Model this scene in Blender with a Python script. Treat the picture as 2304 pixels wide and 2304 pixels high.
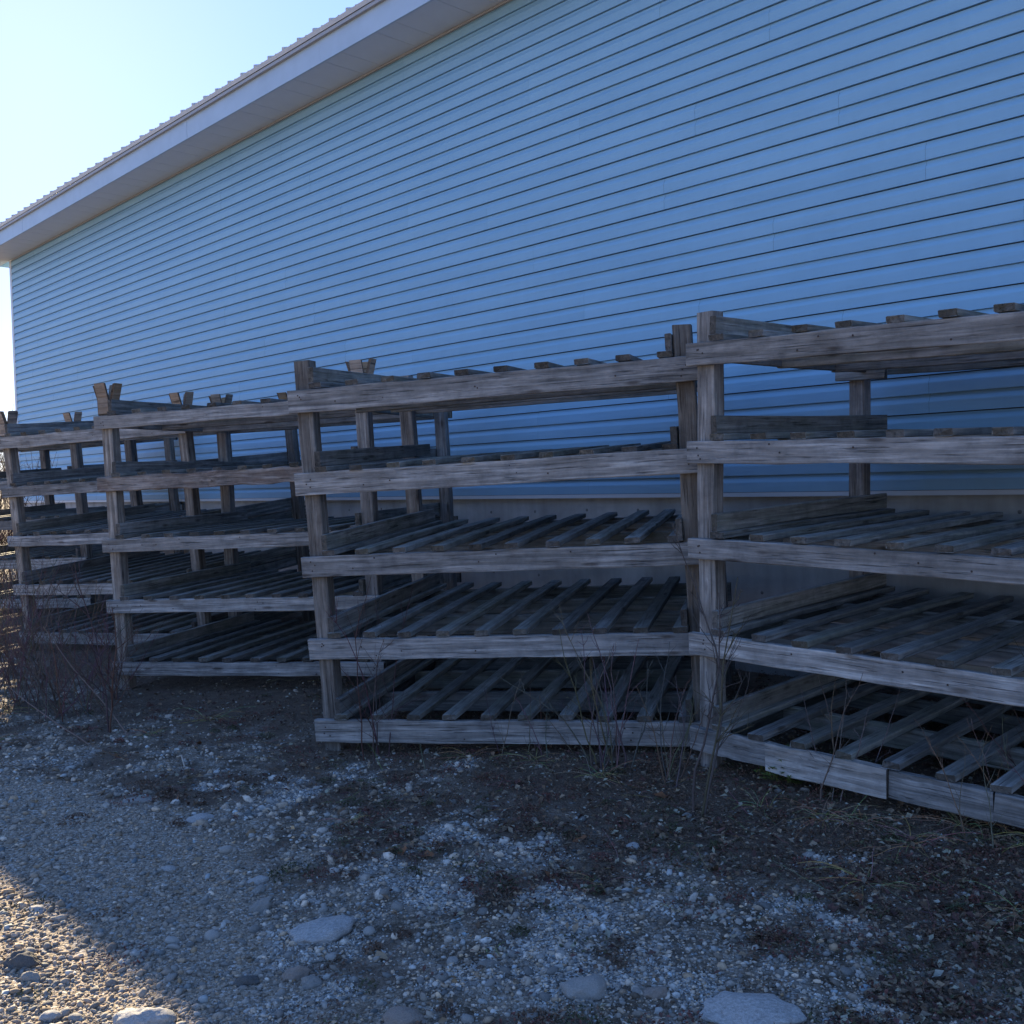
import bpy, bmesh, math, random
import numpy as np
from mathutils import Matrix, Vector

# ------------------------------------------------------------------ camera, sky, sun, exposure
scene = bpy.context.scene
for o in list(bpy.data.objects):
    bpy.data.objects.remove(o)
CAM_H = 1.66
cam = bpy.data.cameras.new('camera'); cam_ob = bpy.data.objects.new('camera', cam)
scene.collection.objects.link(cam_ob); scene.camera = cam_ob
cam.sensor_width = 36.0; cam.lens = 35.83; cam.clip_start = 0.05; cam.clip_end = 3000
PITCH, ROLL = math.radians(1.80), math.radians(1.579)
Fv = Vector((0, math.cos(PITCH), -math.sin(PITCH))); Rv = Vector((1, 0, 0)); Uv = Rv.cross(Fv)
R2 = math.cos(ROLL) * Rv - math.sin(ROLL) * Uv
U2 = math.cos(ROLL) * Uv + math.sin(ROLL) * Rv
cam_ob.matrix_world = Matrix(((R2.x, U2.x, -Fv.x, 0), (R2.y, U2.y, -Fv.y, 0), (R2.z, U2.z, -Fv.z, CAM_H), (0, 0, 0, 1)))

SUN_AZ, SUN_EL = math.radians(-25.35), math.radians(23.2)      # azimuth measured from +Y towards +X
world = bpy.data.worlds.new('World'); scene.world = world; world.use_nodes = True
wn = world.node_tree; wn.nodes.clear()
sky = wn.nodes.new('ShaderNodeTexSky'); sky.sky_type = 'NISHITA'; sky.sun_disc = False
sky.sun_elevation = SUN_EL; sky.sun_rotation = SUN_AZ
sky.altitude = 0; sky.air_density = 1.0; sky.dust_density = 0.10; sky.ozone_density = 2.0
bg = wn.nodes.new('ShaderNodeBackground'); bg.inputs['Strength'].default_value = 0.15
wo = wn.nodes.new('ShaderNodeOutputWorld')
hs = wn.nodes.new('ShaderNodeHueSaturation'); hs.inputs['Saturation'].default_value = 1.7
tn = wn.nodes.new('ShaderNodeMix'); tn.data_type = 'RGBA'; tn.blend_type = 'MULTIPLY'; tn.inputs[0].default_value = 1.0; tn.inputs[7].default_value = (0.82, 0.87, 1.22, 1)   # the camera's cool white balance
gm = wn.nodes.new('ShaderNodeGamma'); gm.inputs[1].default_value = 0.45      # soft camera response over the whole sky
wn.links.new(sky.outputs['Color'], gm.inputs[0]); wn.links.new(gm.outputs[0], hs.inputs['Color']); wn.links.new(hs.outputs[0], tn.inputs[6]); wn.links.new(tn.outputs[2], bg.inputs['Color']); wn.links.new(bg.outputs[0], wo.inputs['Surface'])
sun = bpy.data.lights.new('sun', 'SUN'); sun.energy = 5.0; sun.angle = math.radians(0.4); sun.color = (1.0, 0.82, 0.54)
sun_ob = bpy.data.objects.new('sun', sun); scene.collection.objects.link(sun_ob)
sd = Vector((math.sin(SUN_AZ) * math.cos(SUN_EL), math.cos(SUN_AZ) * math.cos(SUN_EL), math.sin(SUN_EL)))
sun_ob.rotation_euler = sd.to_track_quat('Z', 'Y').to_euler(); sun_ob.location = (-8, 16, 14)
vs = scene.view_settings
vs.view_transform = 'Standard'; vs.look = 'None'; vs.gamma = 1.0; vs.exposure = 1.95; vs.use_curve_mapping = False
scene.cycles.use_denoising = True
scene.cycles.max_bounces = 6; scene.cycles.diffuse_bounces = 4

# ------------------------------------------------------------------ helpers
rng = np.random.default_rng(7); random.seed(7)
COL = scene.collection

def link(name, me, mat=None, parent=None, loc=(0, 0, 0), M=None, smooth=False):
    o = bpy.data.objects.new(name, me); COL.objects.link(o)
    if mat is not None and me is not None and len(me.materials) == 0:
        me.materials.append(mat)
    if parent is not None: o.parent = parent
    if M is not None: o.matrix_local = M
    else: o.location = loc
    return o

def tag(o, label=None, cat=None, group=None, kind=None):
    if label: o['label'] = label
    if cat: o['category'] = cat
    if group: o['group'] = group
    if kind: o['kind'] = kind
    return o

def empty(name, loc=(0, 0, 0), M=None):
    o = bpy.data.objects.new(name, None); COL.objects.link(o); o.empty_display_size = 0.2
    if M is not None: o.matrix_world = M
    else: o.location = loc
    return o

def mesh(name, v, f, smooth=False):
    me = bpy.data.meshes.new(name); me.from_pydata([tuple(map(float, a)) for a in v], [], [tuple(map(int, a)) for a in f])
    if smooth: me.polygons.foreach_set('use_smooth', [True] * len(me.polygons))
    me.update(); return me

def np_mesh(name, V, F, smooth=True, col=None):
    """big mesh from arrays; F is (n,3) or (n,4)"""
    me = bpy.data.meshes.new(name); k = F.shape[1]
    me.vertices.add(len(V)); me.vertices.foreach_set('co', np.ascontiguousarray(V, dtype=np.float32).ravel())
    me.loops.add(F.size); me.loops.foreach_set('vertex_index', np.ascontiguousarray(F, dtype=np.int32).ravel())
    me.polygons.add(len(F)); me.polygons.foreach_set('loop_start', np.arange(0, F.size, k, dtype=np.int32))
    me.polygons.foreach_set('use_smooth', np.full(len(F), smooth))
    me.update(calc_edges=True)
    if col is not None:
        a = me.color_attributes.new('Col', 'FLOAT_COLOR', 'POINT')
        c = np.ones((len(V), 4), np.float32); c[:, :3] = col; a.data.foreach_set('color', c.ravel())
    return me

def boxes_mesh(name, bs):
    v, f = [], []
    for (x0, x1, y0, y1, z0, z1) in bs:
        b = len(v)
        v += [(x0, y0, z0), (x1, y0, z0), (x1, y1, z0), (x0, y1, z0), (x0, y0, z1), (x1, y0, z1), (x1, y1, z1), (x0, y1, z1)]
        f += [(b, b+3, b+2, b+1), (b+4, b+5, b+6, b+7), (b, b+1, b+5, b+4), (b+1, b+2, b+6, b+5), (b+2, b+3, b+7, b+6), (b+3, b, b+4, b+7)]
    return mesh(name, v, f)

def plank_mesh(name, L, W, H, seed, nseg=3, ch=0.004, wob=0.002, rag=0.004, rough=0.0):
    """sawn timber along local +x from 0..L, y 0..W, z 0..H, worn edges, slight wander, uneven ends"""
    r = np.random.default_rng(seed); v, f = [], []
    ring = [(ch, 0), (W-ch, 0), (W, ch), (W, H-ch), (W-ch, H), (ch, H), (0, H-ch), (0, ch)]
    for i in range(nseg + 1):
        x = L * i / nseg; oy, oz = (r.normal(0, wob, 2) if 0 < i < nseg else (0, 0))
        for (y, z) in ring:
            e = r.uniform(-rag, rag) if i in (0, nseg) else r.uniform(-rough, rough) * 3
            q = r.uniform(-rough, rough, 2) if 0 < i < nseg else (0, 0)
            v.append((x + e, y + oy + q[0], z + oz + q[1]))
    for i in range(nseg):
        for k in range(8):
            a = i*8 + k; b = i*8 + (k+1) % 8
            f.append((a, a+8, b+8, b))
    f.append(tuple(range(8))); f.append(tuple(nseg*8 + k for k in range(7, -1, -1)))
    me = mesh(name, v, f); me.flip_normals() if me.polygons[0].normal.z > 0.5 else None
    return me

def _h(ix, iy, s):
    n = (ix * 374761393 + iy * 668265263 + s * 974711) & 0xffffffff
    n = ((n ^ (n >> 13)) * 1274126177) & 0xffffffff
    return ((n ^ (n >> 16)) & 0xffff) / 65535.0
def vnoise(x, y, s=0):
    x = np.asarray(x, float); y = np.asarray(y, float)
    ix = np.floor(x).astype(np.int64); iy = np.floor(y).astype(np.int64); fx = x - ix; fy = y - iy
    fx = fx*fx*(3-2*fx); fy = fy*fy*(3-2*fy)
    return (_h(ix, iy, s)*(1-fx)+_h(ix+1, iy, s)*fx)*(1-fy) + (_h(ix, iy+1, s)*(1-fx)+_h(ix+1, iy+1, s)*fx)*fy
def fbm(x, y, s=0, o=4):
    t = 0; a = 0.5; 
    for i in range(o):
        t = t + a*vnoise(x*2**i, y*2**i, s+i*17); a *= 0.5
    return t / (1 - 0.5**o)
def sstep(a, b, t):
    if a > b: return 1 - sstep(b, a, t)
    t = np.clip((t-a)/(b-a), 0, 1); return t*t*(3-2*t)

# ------------------------------------------------------------------ materials
def mat(name):
    m = bpy.data.materials.new(name); m.use_nodes = True; nt = m.node_tree
    return m, nt, nt.nodes['Principled BSDF']
def node(nt, t, **kw):
    n = nt.nodes.new(t)
    for k, v in kw.items(): setattr(n, k, v)
    return n
def ramp(nt, stops, interp='LINEAR'):
    n = nt.nodes.new('ShaderNodeValToRGB'); cr = n.color_ramp; cr.interpolation = interp
    while len(cr.elements) < len(stops): cr.elements.new(0.5)
    for e, (p, c) in zip(cr.elements, stops):
        e.position = p; e.color = (*c, 1) if len(c) == 3 else c
    return n
def mixc(nt, fac, a, b, mode='MIX'):
    n = nt.nodes.new('ShaderNodeMix'); n.data_type = 'RGBA'; n.blend_type = mode
    for i, v in ((0, fac), (6, a), (7, b)):
        if hasattr(v, 'links') or isinstance(v, bpy.types.NodeSocket): nt.links.new(v, n.inputs[i])
        elif isinstance(v, (int, float)): n.inputs[i].default_value = v
        else: n.inputs[i].default_value = (*v, 1)
    return n.outputs[2]
def noise(nt, vec, scale, detail=4, rough=0.55, dist=0.0):
    n = nt.nodes.new('ShaderNodeTexNoise'); n.inputs['Scale'].default_value = scale; n.inputs['Detail'].default_value = detail
    n.inputs['Roughness'].default_value = rough; n.inputs['Distortion'].default_value = dist
    if vec is not None: nt.links.new(vec, n.inputs['Vector'])
    return n.outputs['Fac']
def bump(nt, bsdf, h, strength, dist):
    n = nt.nodes.new('ShaderNodeBump'); n.inputs['Strength'].default_value = strength; n.inputs['Distance'].default_value = dist
    nt.links.new(h, n.inputs['Height']); nt.links.new(n.outputs[0], bsdf.inputs['Normal']); return n

def wood(name, dark, mid, light, stain, stain_amt=0.5, rough=0.85):
    m, nt, b = mat(name)
    tc = node(nt, 'ShaderNodeTexCoord'); oi = node(nt, 'ShaderNodeObjectInfo')
    off = node(nt, 'ShaderNodeVectorMath', operation='SCALE'); off.inputs[0].default_value = (17, 9, 23)
    nt.links.new(oi.outputs['Random'], off.inputs['Scale'])
    add = node(nt, 'ShaderNodeVectorMath', operation='ADD'); nt.links.new(tc.outputs['Object'], add.inputs[0]); nt.links.new(off.outputs[0], add.inputs[1])
    mp = node(nt, 'ShaderNodeMapping'); mp.inputs['Scale'].default_value = (1.6, 42, 42); nt.links.new(add.outputs[0], mp.inputs['Vector'])
    mp2 = node(nt, 'ShaderNodeMapping'); mp2.inputs['Scale'].default_value = (2.2, 9, 9); nt.links.new(add.outputs[0], mp2.inputs['Vector'])
    mp3 = node(nt, 'ShaderNodeMapping'); mp3.inputs['Scale'].default_value = (3.5, 110, 110); nt.links.new(add.outputs[0], mp3.inputs['Vector'])
    g = noise(nt, mp.outputs[0], 1.0, 6, 0.62, 0.6)
    g2 = noise(nt, mp2.outputs[0], 1.0, 4, 0.6, 1.0)
    g3 = noise(nt, mp3.outputs[0], 1.0, 3, 0.6)
    r1 = ramp(nt, [(0.26, dark), (0.48, mid), (0.72, light)]); nt.links.new(g, r1.inputs[0])
    s = ramp(nt, [(0.42, (0, 0, 0)), (0.70, (1, 1, 1))]); nt.links.new(g2, s.inputs[0])
    c = mixc(nt, s.outputs[0], r1.outputs[0], mixc(nt, stain_amt, r1.outputs[0], stain))
    cr = ramp(nt, [(0.30, (0.25, 0.25, 0.25)), (0.40, (1, 1, 1))]); nt.links.new(g3, cr.inputs[0])
    c = mixc(nt, 0.75, c, cr.outputs[0], 'MULTIPLY')
    # per-piece tone
    hv = node(nt, 'ShaderNodeHueSaturation'); rr = node(nt, 'ShaderNodeMapRange'); rr.inputs['To Min'].default_value = 0.68; rr.inputs['To Max'].default_value = 1.3
    r2 = node(nt, 'ShaderNodeMath', operation='MULTIPLY_ADD'); r3 = node(nt, 'ShaderNodeMath', operation='FRACT'); r2.inputs[1].default_value = 7.31; r2.inputs[2].default_value = 0.2; nt.links.new(oi.outputs['Random'], r2.inputs[0]); nt.links.new(r2.outputs[0], r3.inputs[0])
    r4 = node(nt, 'ShaderNodeMapRange'); r4.inputs['To Min'].default_value = 0.4; r4.inputs['To Max'].default_value = 1.7; nt.links.new(r3.outputs[0], r4.inputs['Value']); nt.links.new(r4.outputs[0], hv.inputs['Saturation'])
    nt.links.new(oi.outputs['Random'], rr.inputs['Value']); nt.links.new(rr.outputs[0], hv.inputs['Value']); nt.links.new(c, hv.inputs['Color'])
    # checks and knots: dark marks with their own shape
    vo = node(nt, 'ShaderNodeTexVoronoi'); vo.inputs['Scale'].default_value = 1.0
    mp4 = node(nt, 'ShaderNodeMapping'); mp4.inputs['Scale'].default_value = (2.6, 11, 11); nt.links.new(add.outputs[0], mp4.inputs['Vector']); nt.links.new(mp4.outputs[0], vo.inputs['Vector'])
    kn = ramp(nt, [(0.07, (0.35, 0.3, 0.27)), (0.16, (1, 1, 1))]); nt.links.new(vo.outputs['Distance'], kn.inputs[0])
    c = mixc(nt, 0.8, hv.outputs[0], kn.outputs[0], 'MULTIPLY')
    # end grain weathers darker than the faces
    sx = node(nt, 'ShaderNodeSeparateXYZ'); nt.links.new(tc.outputs['Normal'], sx.inputs[0]); ab = node(nt, 'ShaderNodeMath', operation='ABSOLUTE'); nt.links.new(sx.outputs[0], ab.inputs[0])
    eg = ramp(nt, [(0.6, (1, 1, 1)), (0.85, (0.45, 0.42, 0.40))]); nt.links.new(ab.outputs[0], eg.inputs[0]); c = mixc(nt, 1.0, c, eg.outputs[0], 'MULTIPLY')
    # blotchy weathering across the grain
    bl = noise(nt, add.outputs[0], 7.0, 6, 0.7); br = ramp(nt, [(0.32, (0.62, 0.62, 0.63)), (0.5, (0.95, 0.95, 0.95)), (0.68, (1.22, 1.2, 1.18))]); nt.links.new(bl, br.inputs[0]); c = mixc(nt, 0.85, c, br.outputs[0], 'MULTIPLY')
    nt.links.new(c, b.inputs['Base Color']); b.inputs['Roughness'].default_value = rough; b.inputs['Specular IOR Level'].default_value = 0.25
    mth = node(nt, 'ShaderNodeMath', operation='ADD'); nt.links.new(g, mth.inputs[0]); nt.links.new(cr.outputs[0], mth.inputs[1])
    bump(nt, b, mth.outputs[0], 0.8, 0.008)
    return m

M_RAIL = wood('weathered_rail_wood', (0.09, 0.088, 0.085), (0.225, 0.22, 0.215), (0.46, 0.453, 0.443), (0.17, 0.158, 0.146), 0.7)
M_POST = wood('weathered_post_wood', (0.075, 0.068, 0.062), (0.19, 0.177, 0.164), (0.40, 0.38, 0.355), (0.15, 0.122, 0.10), 0.7)
M_SLAT = wood('lichen_slat_wood', (0.08, 0.077, 0.072), (0.185, 0.182, 0.172), (0.33, 0.325, 0.31), (0.14, 0.147, 0.12), 0.6)
M_SOCK = wood('socket_board_wood', (0.14, 0.105, 0.075), (0.27, 0.205, 0.155), (0.40, 0.32, 0.25), (0.26, 0.17, 0.10), 0.5)  # browner than the posts: warm light off the ground painted into the colour
M_ROT = wood('rotten_rail_wood', (0.06, 0.042, 0.033), (0.19, 0.155, 0.13), (0.38, 0.33, 0.29), (0.11, 0.062, 0.045), 0.7)

def simple(name, c, rough=0.6, spec=0.4, var=0.0, scale=8, bs=0.0, bd=0.002):
    m, nt, b = mat(name); b.inputs['Roughness'].default_value = rough; b.inputs['Specular IOR Level'].default_value = spec
    tc = node(nt, 'ShaderNodeTexCoord')
    if var:
        n = noise(nt, tc.outputs['Object'], scale, 5, 0.6)
        r = ramp(nt, [(0.3, tuple(x*(1-var) for x in c)), (0.7, tuple(min(1, x*(1+var)) for x in c))]); nt.links.new(n, r.inputs[0]); nt.links.new(r.outputs[0], b.inputs['Base Color'])
        if bs: bump(nt, b, n, bs, bd)
    else: b.inputs['Base Color'].default_value = (*c, 1)
    return m

def siding_mat():
    m, nt, b = mat('vinyl_siding')
    tc = node(nt, 'ShaderNodeTexCoord'); oi = node(nt, 'ShaderNodeObjectInfo')
    add = node(nt, 'ShaderNodeVectorMath', operation='ADD'); nt.links.new(tc.outputs['Object'], add.inputs[0]); nt.links.new(oi.outputs['Location'], add.inputs[1])
    mp = node(nt, 'ShaderNodeMapping'); mp.inputs['Scale'].default_value = (0.7, 1, 5); nt.links.new(add.outputs[0], mp.inputs['Vector'])
    n = noise(nt, mp.outputs[0], 1.0, 3, 0.5)
    r = ramp(nt, [(0.3, (0.205, 0.385, 0.545)), (0.7, (0.235, 0.425, 0.585))]); nt.links.new(n, r.inputs[0])
    mp2 = node(nt, 'ShaderNodeMapping'); mp2.inputs['Scale'].default_value = (6, 6, 0.6); nt.links.new(add.outputs[0], mp2.inputs['Vector'])
    st = noise(nt, mp2.outputs[0], 1.0, 5, 0.65); sr = ramp(nt, [(0.35, (0.95, 0.95, 0.945)), (0.6, (1, 1, 1))]); nt.links.new(st, sr.inputs[0])
    c = mixc(nt, 0.6, r.outputs[0], sr.outputs[0], 'MULTIPLY')
    hv = node(nt, 'ShaderNodeHueSaturation'); rr = node(nt, 'ShaderNodeMapRange'); rr.inputs['To Min'].default_value = 0.99; rr.inputs['To Max'].default_value = 1.01
    nt.links.new(oi.outputs['Random'], rr.inputs['Value']); nt.links.new(rr.outputs[0], hv.inputs['Value']); nt.links.new(c, hv.inputs['Color'])
    nt.links.new(hv.outputs[0], b.inputs['Base Color']); b.inputs['Roughness'].default_value = 0.48; b.inputs['Specular IOR Level'].default_value = 0.35
    wv = noise(nt, mp.outputs[0], 2.2, 3, 0.55); bump(nt, b, wv, 0.45, 0.016)
    return m
M_SIDE = siding_mat()
M_TRIM = simple('white_trim', (0.52, 0.56, 0.61), 0.45, 0.4, 0.03, 2)
M_SOFF = simple('soffit_vinyl', (0.50, 0.55, 0.61), 0.55, 0.3, 0.05, 2)
M_FASC = simple('fascia_metal', (0.36, 0.46, 0.57), 0.45, 0.4, 0.06, 3)
M_ROOF = simple('roof_metal', (0.42, 0.43, 0.45), 0.38, 0.6, 0.06, 3)
M_DRIP = simple('drip_edge_metal', (0.30, 0.31, 0.33), 0.5, 0.5)
M_SHEA = simple('dark_sheathing', (0.05, 0.05, 0.05), 0.9, 0.1)
M_NAIL = simple('rusty_nail', (0.05, 0.035, 0.03), 0.7, 0.3)
M_PLUG = simple('form_tie_plug', (0.20, 0.195, 0.19), 0.9, 0.1)

def concrete_mat():
    m, nt, b = mat('board_formed_concrete')
    tc = node(nt, 'ShaderNodeTexCoord')
    n = noise(nt, tc.outputs['Object'], 1.7, 7, 0.62, 0.3)
    r = ramp(nt, [(0.3, (0.30, 0.295, 0.285)), (0.55, (0.43, 0.425, 0.415)), (0.75, (0.54, 0.535, 0.525))]); nt.links.new(n, r.inputs[0])
    mp = node(nt, 'ShaderNodeMapping'); mp.inputs['Scale'].default_value = (5, 5, 0.5); nt.links.new(tc.outputs['Object'], mp.inputs['Vector'])
    s = noise(nt, mp.outputs[0], 1.0, 4, 0.6); sr = ramp(nt, [(0.35, (0.7, 0.7, 0.68)), (0.6, (1, 1, 1))]); nt.links.new(s, sr.inputs[0])
    nt.links.new(mixc(nt, 0.7, r.outputs[0], sr.outputs[0], 'MULTIPLY'), b.inputs['Base Color'])
    b.inputs['Roughness'].default_value = 0.9; b.inputs['Specular IOR Level'].default_value = 0.2
    bump(nt, b, noise(nt, tc.outputs['Object'], 25, 6, 0.65), 0.3, 0.01)
    return m
M_CONC = concrete_mat()

def ground_mat():
    m, nt, b = mat('gravelly_ground')
    tc = node(nt, 'ShaderNodeTexCoord'); v = tc.outputs['Object']
    at = node(nt, 'ShaderNodeAttribute', attribute_name='Col'); sp = node(nt, 'ShaderNodeSeparateColor'); nt.links.new(at.outputs['Color'], sp.inputs[0])
    # fine gravel seen as grains
    vo = node(nt, 'ShaderNodeTexVoronoi'); vo.inputs['Scale'].default_value = 85; nt.links.new(v, vo.inputs['Vector'])
    vo2 = node(nt, 'ShaderNodeTexVoronoi'); vo2.inputs['Scale'].default_value = 200; nt.links.new(v, vo2.inputs['Vector'])
    hs = node(nt, 'ShaderNodeSeparateColor'); nt.links.new(vo.outputs['Color'], hs.inputs[0])
    path = ramp(nt, [(0.0, (0.16, 0.13, 0.10)), (0.5, (0.29, 0.24, 0.185)), (0.85, (0.39, 0.33, 0.265)), (1.0, (0.5, 0.48, 0.45))]); nt.links.new(hs.outputs[0], path.inputs[0])
    pale = ramp(nt, [(0.0, (0.09, 0.083, 0.072)), (0.45, (0.21, 0.20, 0.185)), (0.8, (0.40, 0.395, 0.375)), (1.0, (0.56, 0.555, 0.535))]); nt.links.new(hs.outputs[1], pale.inputs[0])
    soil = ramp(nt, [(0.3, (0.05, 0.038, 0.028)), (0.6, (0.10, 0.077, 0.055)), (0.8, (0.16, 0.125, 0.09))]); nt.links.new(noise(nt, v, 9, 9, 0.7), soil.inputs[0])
    gm = ramp(nt, [(0.40, (0, 0, 0)), (0.62, (1, 1, 1))]); nt.links.new(noise(nt, v, 5, 8, 0.7), gm.inputs[0])
    c = mixc(nt, gm.outputs[0], soil.outputs[0], path.outputs[0])
    c = mixc(nt, sp.outputs[0], c, path.outputs[0])
    c = mixc(nt, sp.outputs[1], c, pale.outputs[0])
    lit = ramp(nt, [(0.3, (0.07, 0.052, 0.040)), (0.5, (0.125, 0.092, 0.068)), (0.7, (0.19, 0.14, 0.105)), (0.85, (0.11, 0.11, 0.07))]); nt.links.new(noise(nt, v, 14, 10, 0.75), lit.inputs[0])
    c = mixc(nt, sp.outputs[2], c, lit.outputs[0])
    nt.links.new(c, b.inputs['Base Color']); b.inputs['Roughness'].default_value = 0.92; b.inputs['Specular IOR Level'].default_value = 0.2
    a1 = node(nt, 'ShaderNodeMath', operation='MULTIPLY_ADD'); nt.links.new(vo2.outputs['Distance'], a1.inputs[0]); a1.inputs[1].default_value = -0.6; a1.inputs[2].default_value = 0
    a2 = node(nt, 'ShaderNodeMath', operation='SUBTRACT'); nt.links.new(a1.outputs[0], a2.inputs[0]); nt.links.new(vo.outputs['Distance'], a2.inputs[1])
    a3 = node(nt, 'ShaderNodeMath', operation='MULTIPLY_ADD'); nt.links.new(noise(nt, v, 30, 8, 0.7), a3.inputs[0]); a3.inputs[1].default_value = 1.2; nt.links.new(a2.outputs[0], a3.inputs[2])
    bump(nt, b, a3.outputs[0], 0.8, 0.012)
    return m
M_GROUND = ground_mat()

def attr_mat(name, rough=0.85, spec=0.25, nscale=60, bstr=0.25, var=0.35, trans=0.0):
    m, nt, b = mat(name)
    at = node(nt, 'ShaderNodeAttribute', attribute_name='Col'); tc = node(nt, 'ShaderNodeTexCoord')
    n = noise(nt, tc.outputs['Object'], nscale, 5, 0.65); r = ramp(nt, [(0.3, (1-var,)*3), (0.7, (1+var*0.6,)*3)]); nt.links.new(n, r.inputs[0])
    c = mixc(nt, 1.0, at.outputs['Color'], r.outputs[0], 'MULTIPLY'); nt.links.new(c, b.inputs['Base Color'])
    b.inputs['Roughness'].default_value = rough; b.inputs['Specular IOR Level'].default_value = spec
    if bstr: bump(nt, b, n, bstr, 0.003)
    return m
M_PEB = attr_mat('pebble_stone')
M_LEAF = attr_mat('dead_leaf', 0.7, 0.3, 80, 0.0, 0.25)
M_TWIG = attr_mat('bare_twig_bark', 0.75, 0.3, 90, 0.2, 0.3)

def rock_mat(name, dark, light, spots, scale=14, lichen=None):
    m, nt, b = mat(name); tc = node(nt, 'ShaderNodeTexCoord'); oi = node(nt, 'ShaderNodeObjectInfo')
    add = node(nt, 'ShaderNodeVectorMath', operation='ADD'); nt.links.new(tc.outputs['Object'], add.inputs[0]); nt.links.new(oi.outputs['Location'], add.inputs[1])
    n = noise(nt, add.outputs[0], scale, 8, 0.68); r = ramp(nt, [(0.28, dark), (0.70, light)]); nt.links.new(n, r.inputs[0])
    s = noise(nt, add.outputs[0], scale*7, 3, 0.6); sr = ramp(nt, [(0.36, spots), (0.5, (1, 1, 1))]); nt.links.new(s, sr.inputs[0])
    c = mixc(nt, 0.8, r.outputs[0], sr.outputs[0], 'MULTIPLY')
    hv = node(nt, 'ShaderNodeHueSaturation'); rr = node(nt, 'ShaderNodeMapRange'); rr.inputs['To Min'].default_value = 0.6; rr.inputs['To Max'].default_value = 1.35
    nt.links.new(oi.outputs['Random'], rr.inputs['Value']); nt.links.new(c, hv.inputs['Color'])
    if lichen is None: nt.links.new(rr.outputs[0], hv.inputs['Value'])
    nt.links.new(hv.outputs[0], b.inputs['Base Color']); b.inputs['Roughness'].default_value = 0.85; b.inputs['Specular IOR Level'].default_value = 0.25
    bump(nt, b, n, 0.5, 0.01)
    return m
M_ROCK = rock_mat('pale_granite', (0.20, 0.19, 0.18), (0.46, 0.455, 0.44), (0.40, 0.40, 0.41), 11, 1)
M_COB = rock_mat('grey_cobble', (0.17, 0.16, 0.145), (0.33, 0.315, 0.29), (0.7, 0.7, 0.7), 18)
M_BROWNROCK = rock_mat('brownish_rock', (0.16, 0.13, 0.11), (0.32, 0.27, 0.23), (0.6, 0.6, 0.6), 16, 1)
M_DARKROCK = rock_mat('dark_rock', (0.05, 0.05, 0.048), (0.15, 0.145, 0.14), (0.6, 0.6, 0.6), 16, 1)

# ------------------------------------------------------------------ layout constants (metres; camera at 0,0)
WYAW = 0.761
WN = np.array([math.cos(WYAW), math.sin(WYAW)]); WD = np.array([-math.sin(WYAW), math.cos(WYAW)])
W_OFF, W_END = 6.70, 20.76           # distance of the long wall, position of its far corner
Z_FOUND, Z_SOFF = 1.5165, 6.116
BL = [(-1.25, 5.67, .18, .2), (-.88, 6.01, .22, .16), (-.34, 4.86, .15, .18), (-.06, 4.55, .19, .19), (-.56, 4.34, .21, .17), (-.35, 3.99, .15, .12), (-.75, 3.67, .21, .19), (.07, 4.01, .13, .13), (.23, 3.85, .18, .18), (.44, 3.94, .14, .12), (.02, 3.52, .17, .15), (.19, 3.32, .21, .17), (.43, 3.49, .16, .15), (-.16, 3.34, .14, .1), (1.01, 3.9, .16, .1), (1.21, 3.74, .1, .09), (1.29, 4.32, .11, .09), (-.74, 3.23, .14, .1), (-1.72, 5.67, .12, .1), (-.37, 5.96, .16, .13), (.55, 3.2, .13, .13), (1.1, 3.1, .1, .09)]
def wall_t(x, y): return x*WN[0] + y*WN[1]
def ground_h(x, y):
    x = np.asarray(x, float); y = np.asarray(y, float)
    t = wall_t(x, y)
    h = np.interp(t, [-5, 2.6, 3.5, 4.6, 6.7, 8], [0, 0, -0.035, 0.045, 0.13, 0.15])
    far = sstep(14, 40, np.hypot(x, y))
    h = h*(1-far)
    h = h + (fbm(x*0.9, y*0.9, 3, 3)-0.5)*0.05*(1-sstep(20, 60, np.hypot(x, y))) + (fbm(x*6, y*6, 9, 3)-0.5)*0.022
    return h
def zones(x, y):
    t = wall_t(x, y)
    n1 = fbm(x*2.3, y*2.3, 21, 4); n2 = fbm(x*7, y*7, 33, 4)
    bound = np.interp(y, [1, 3.07, 3.75, 4.3, 5.3, 6.2, 30], [0.3, -0.6, -0.98, -1.05, -1.85, -3.6, -30])
    path = sstep(-0.3, 0.25, bound - x + (n1-0.5)*0.7)
    path = np.maximum(path, sstep(1.6, 1.0, t + (n1-0.5)*0.5)); path = np.maximum(path, sstep(2.6, 2.0, y))
    white = np.zeros_like(t)
    for (bx, by, rx, ry) in BL:
        white = np.maximum(white, np.exp(-(((x-bx)/(rx*1.25))**2 + ((y-by)/(ry*1.25))**2)))
    white = sstep(0.30, 0.72, white*0.75 + (n2-0.5)*1.5)
    generic = sstep(0.62, 0.75, n2) * 0.6
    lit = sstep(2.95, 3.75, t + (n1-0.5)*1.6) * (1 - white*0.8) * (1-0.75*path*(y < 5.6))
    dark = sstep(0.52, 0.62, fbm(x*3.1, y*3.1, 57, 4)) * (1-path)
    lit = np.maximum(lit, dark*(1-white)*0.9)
    white = np.maximum(white, generic*(1-path)*(1-lit))
    return path, white, np.clip(lit, 0, 1)

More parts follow.
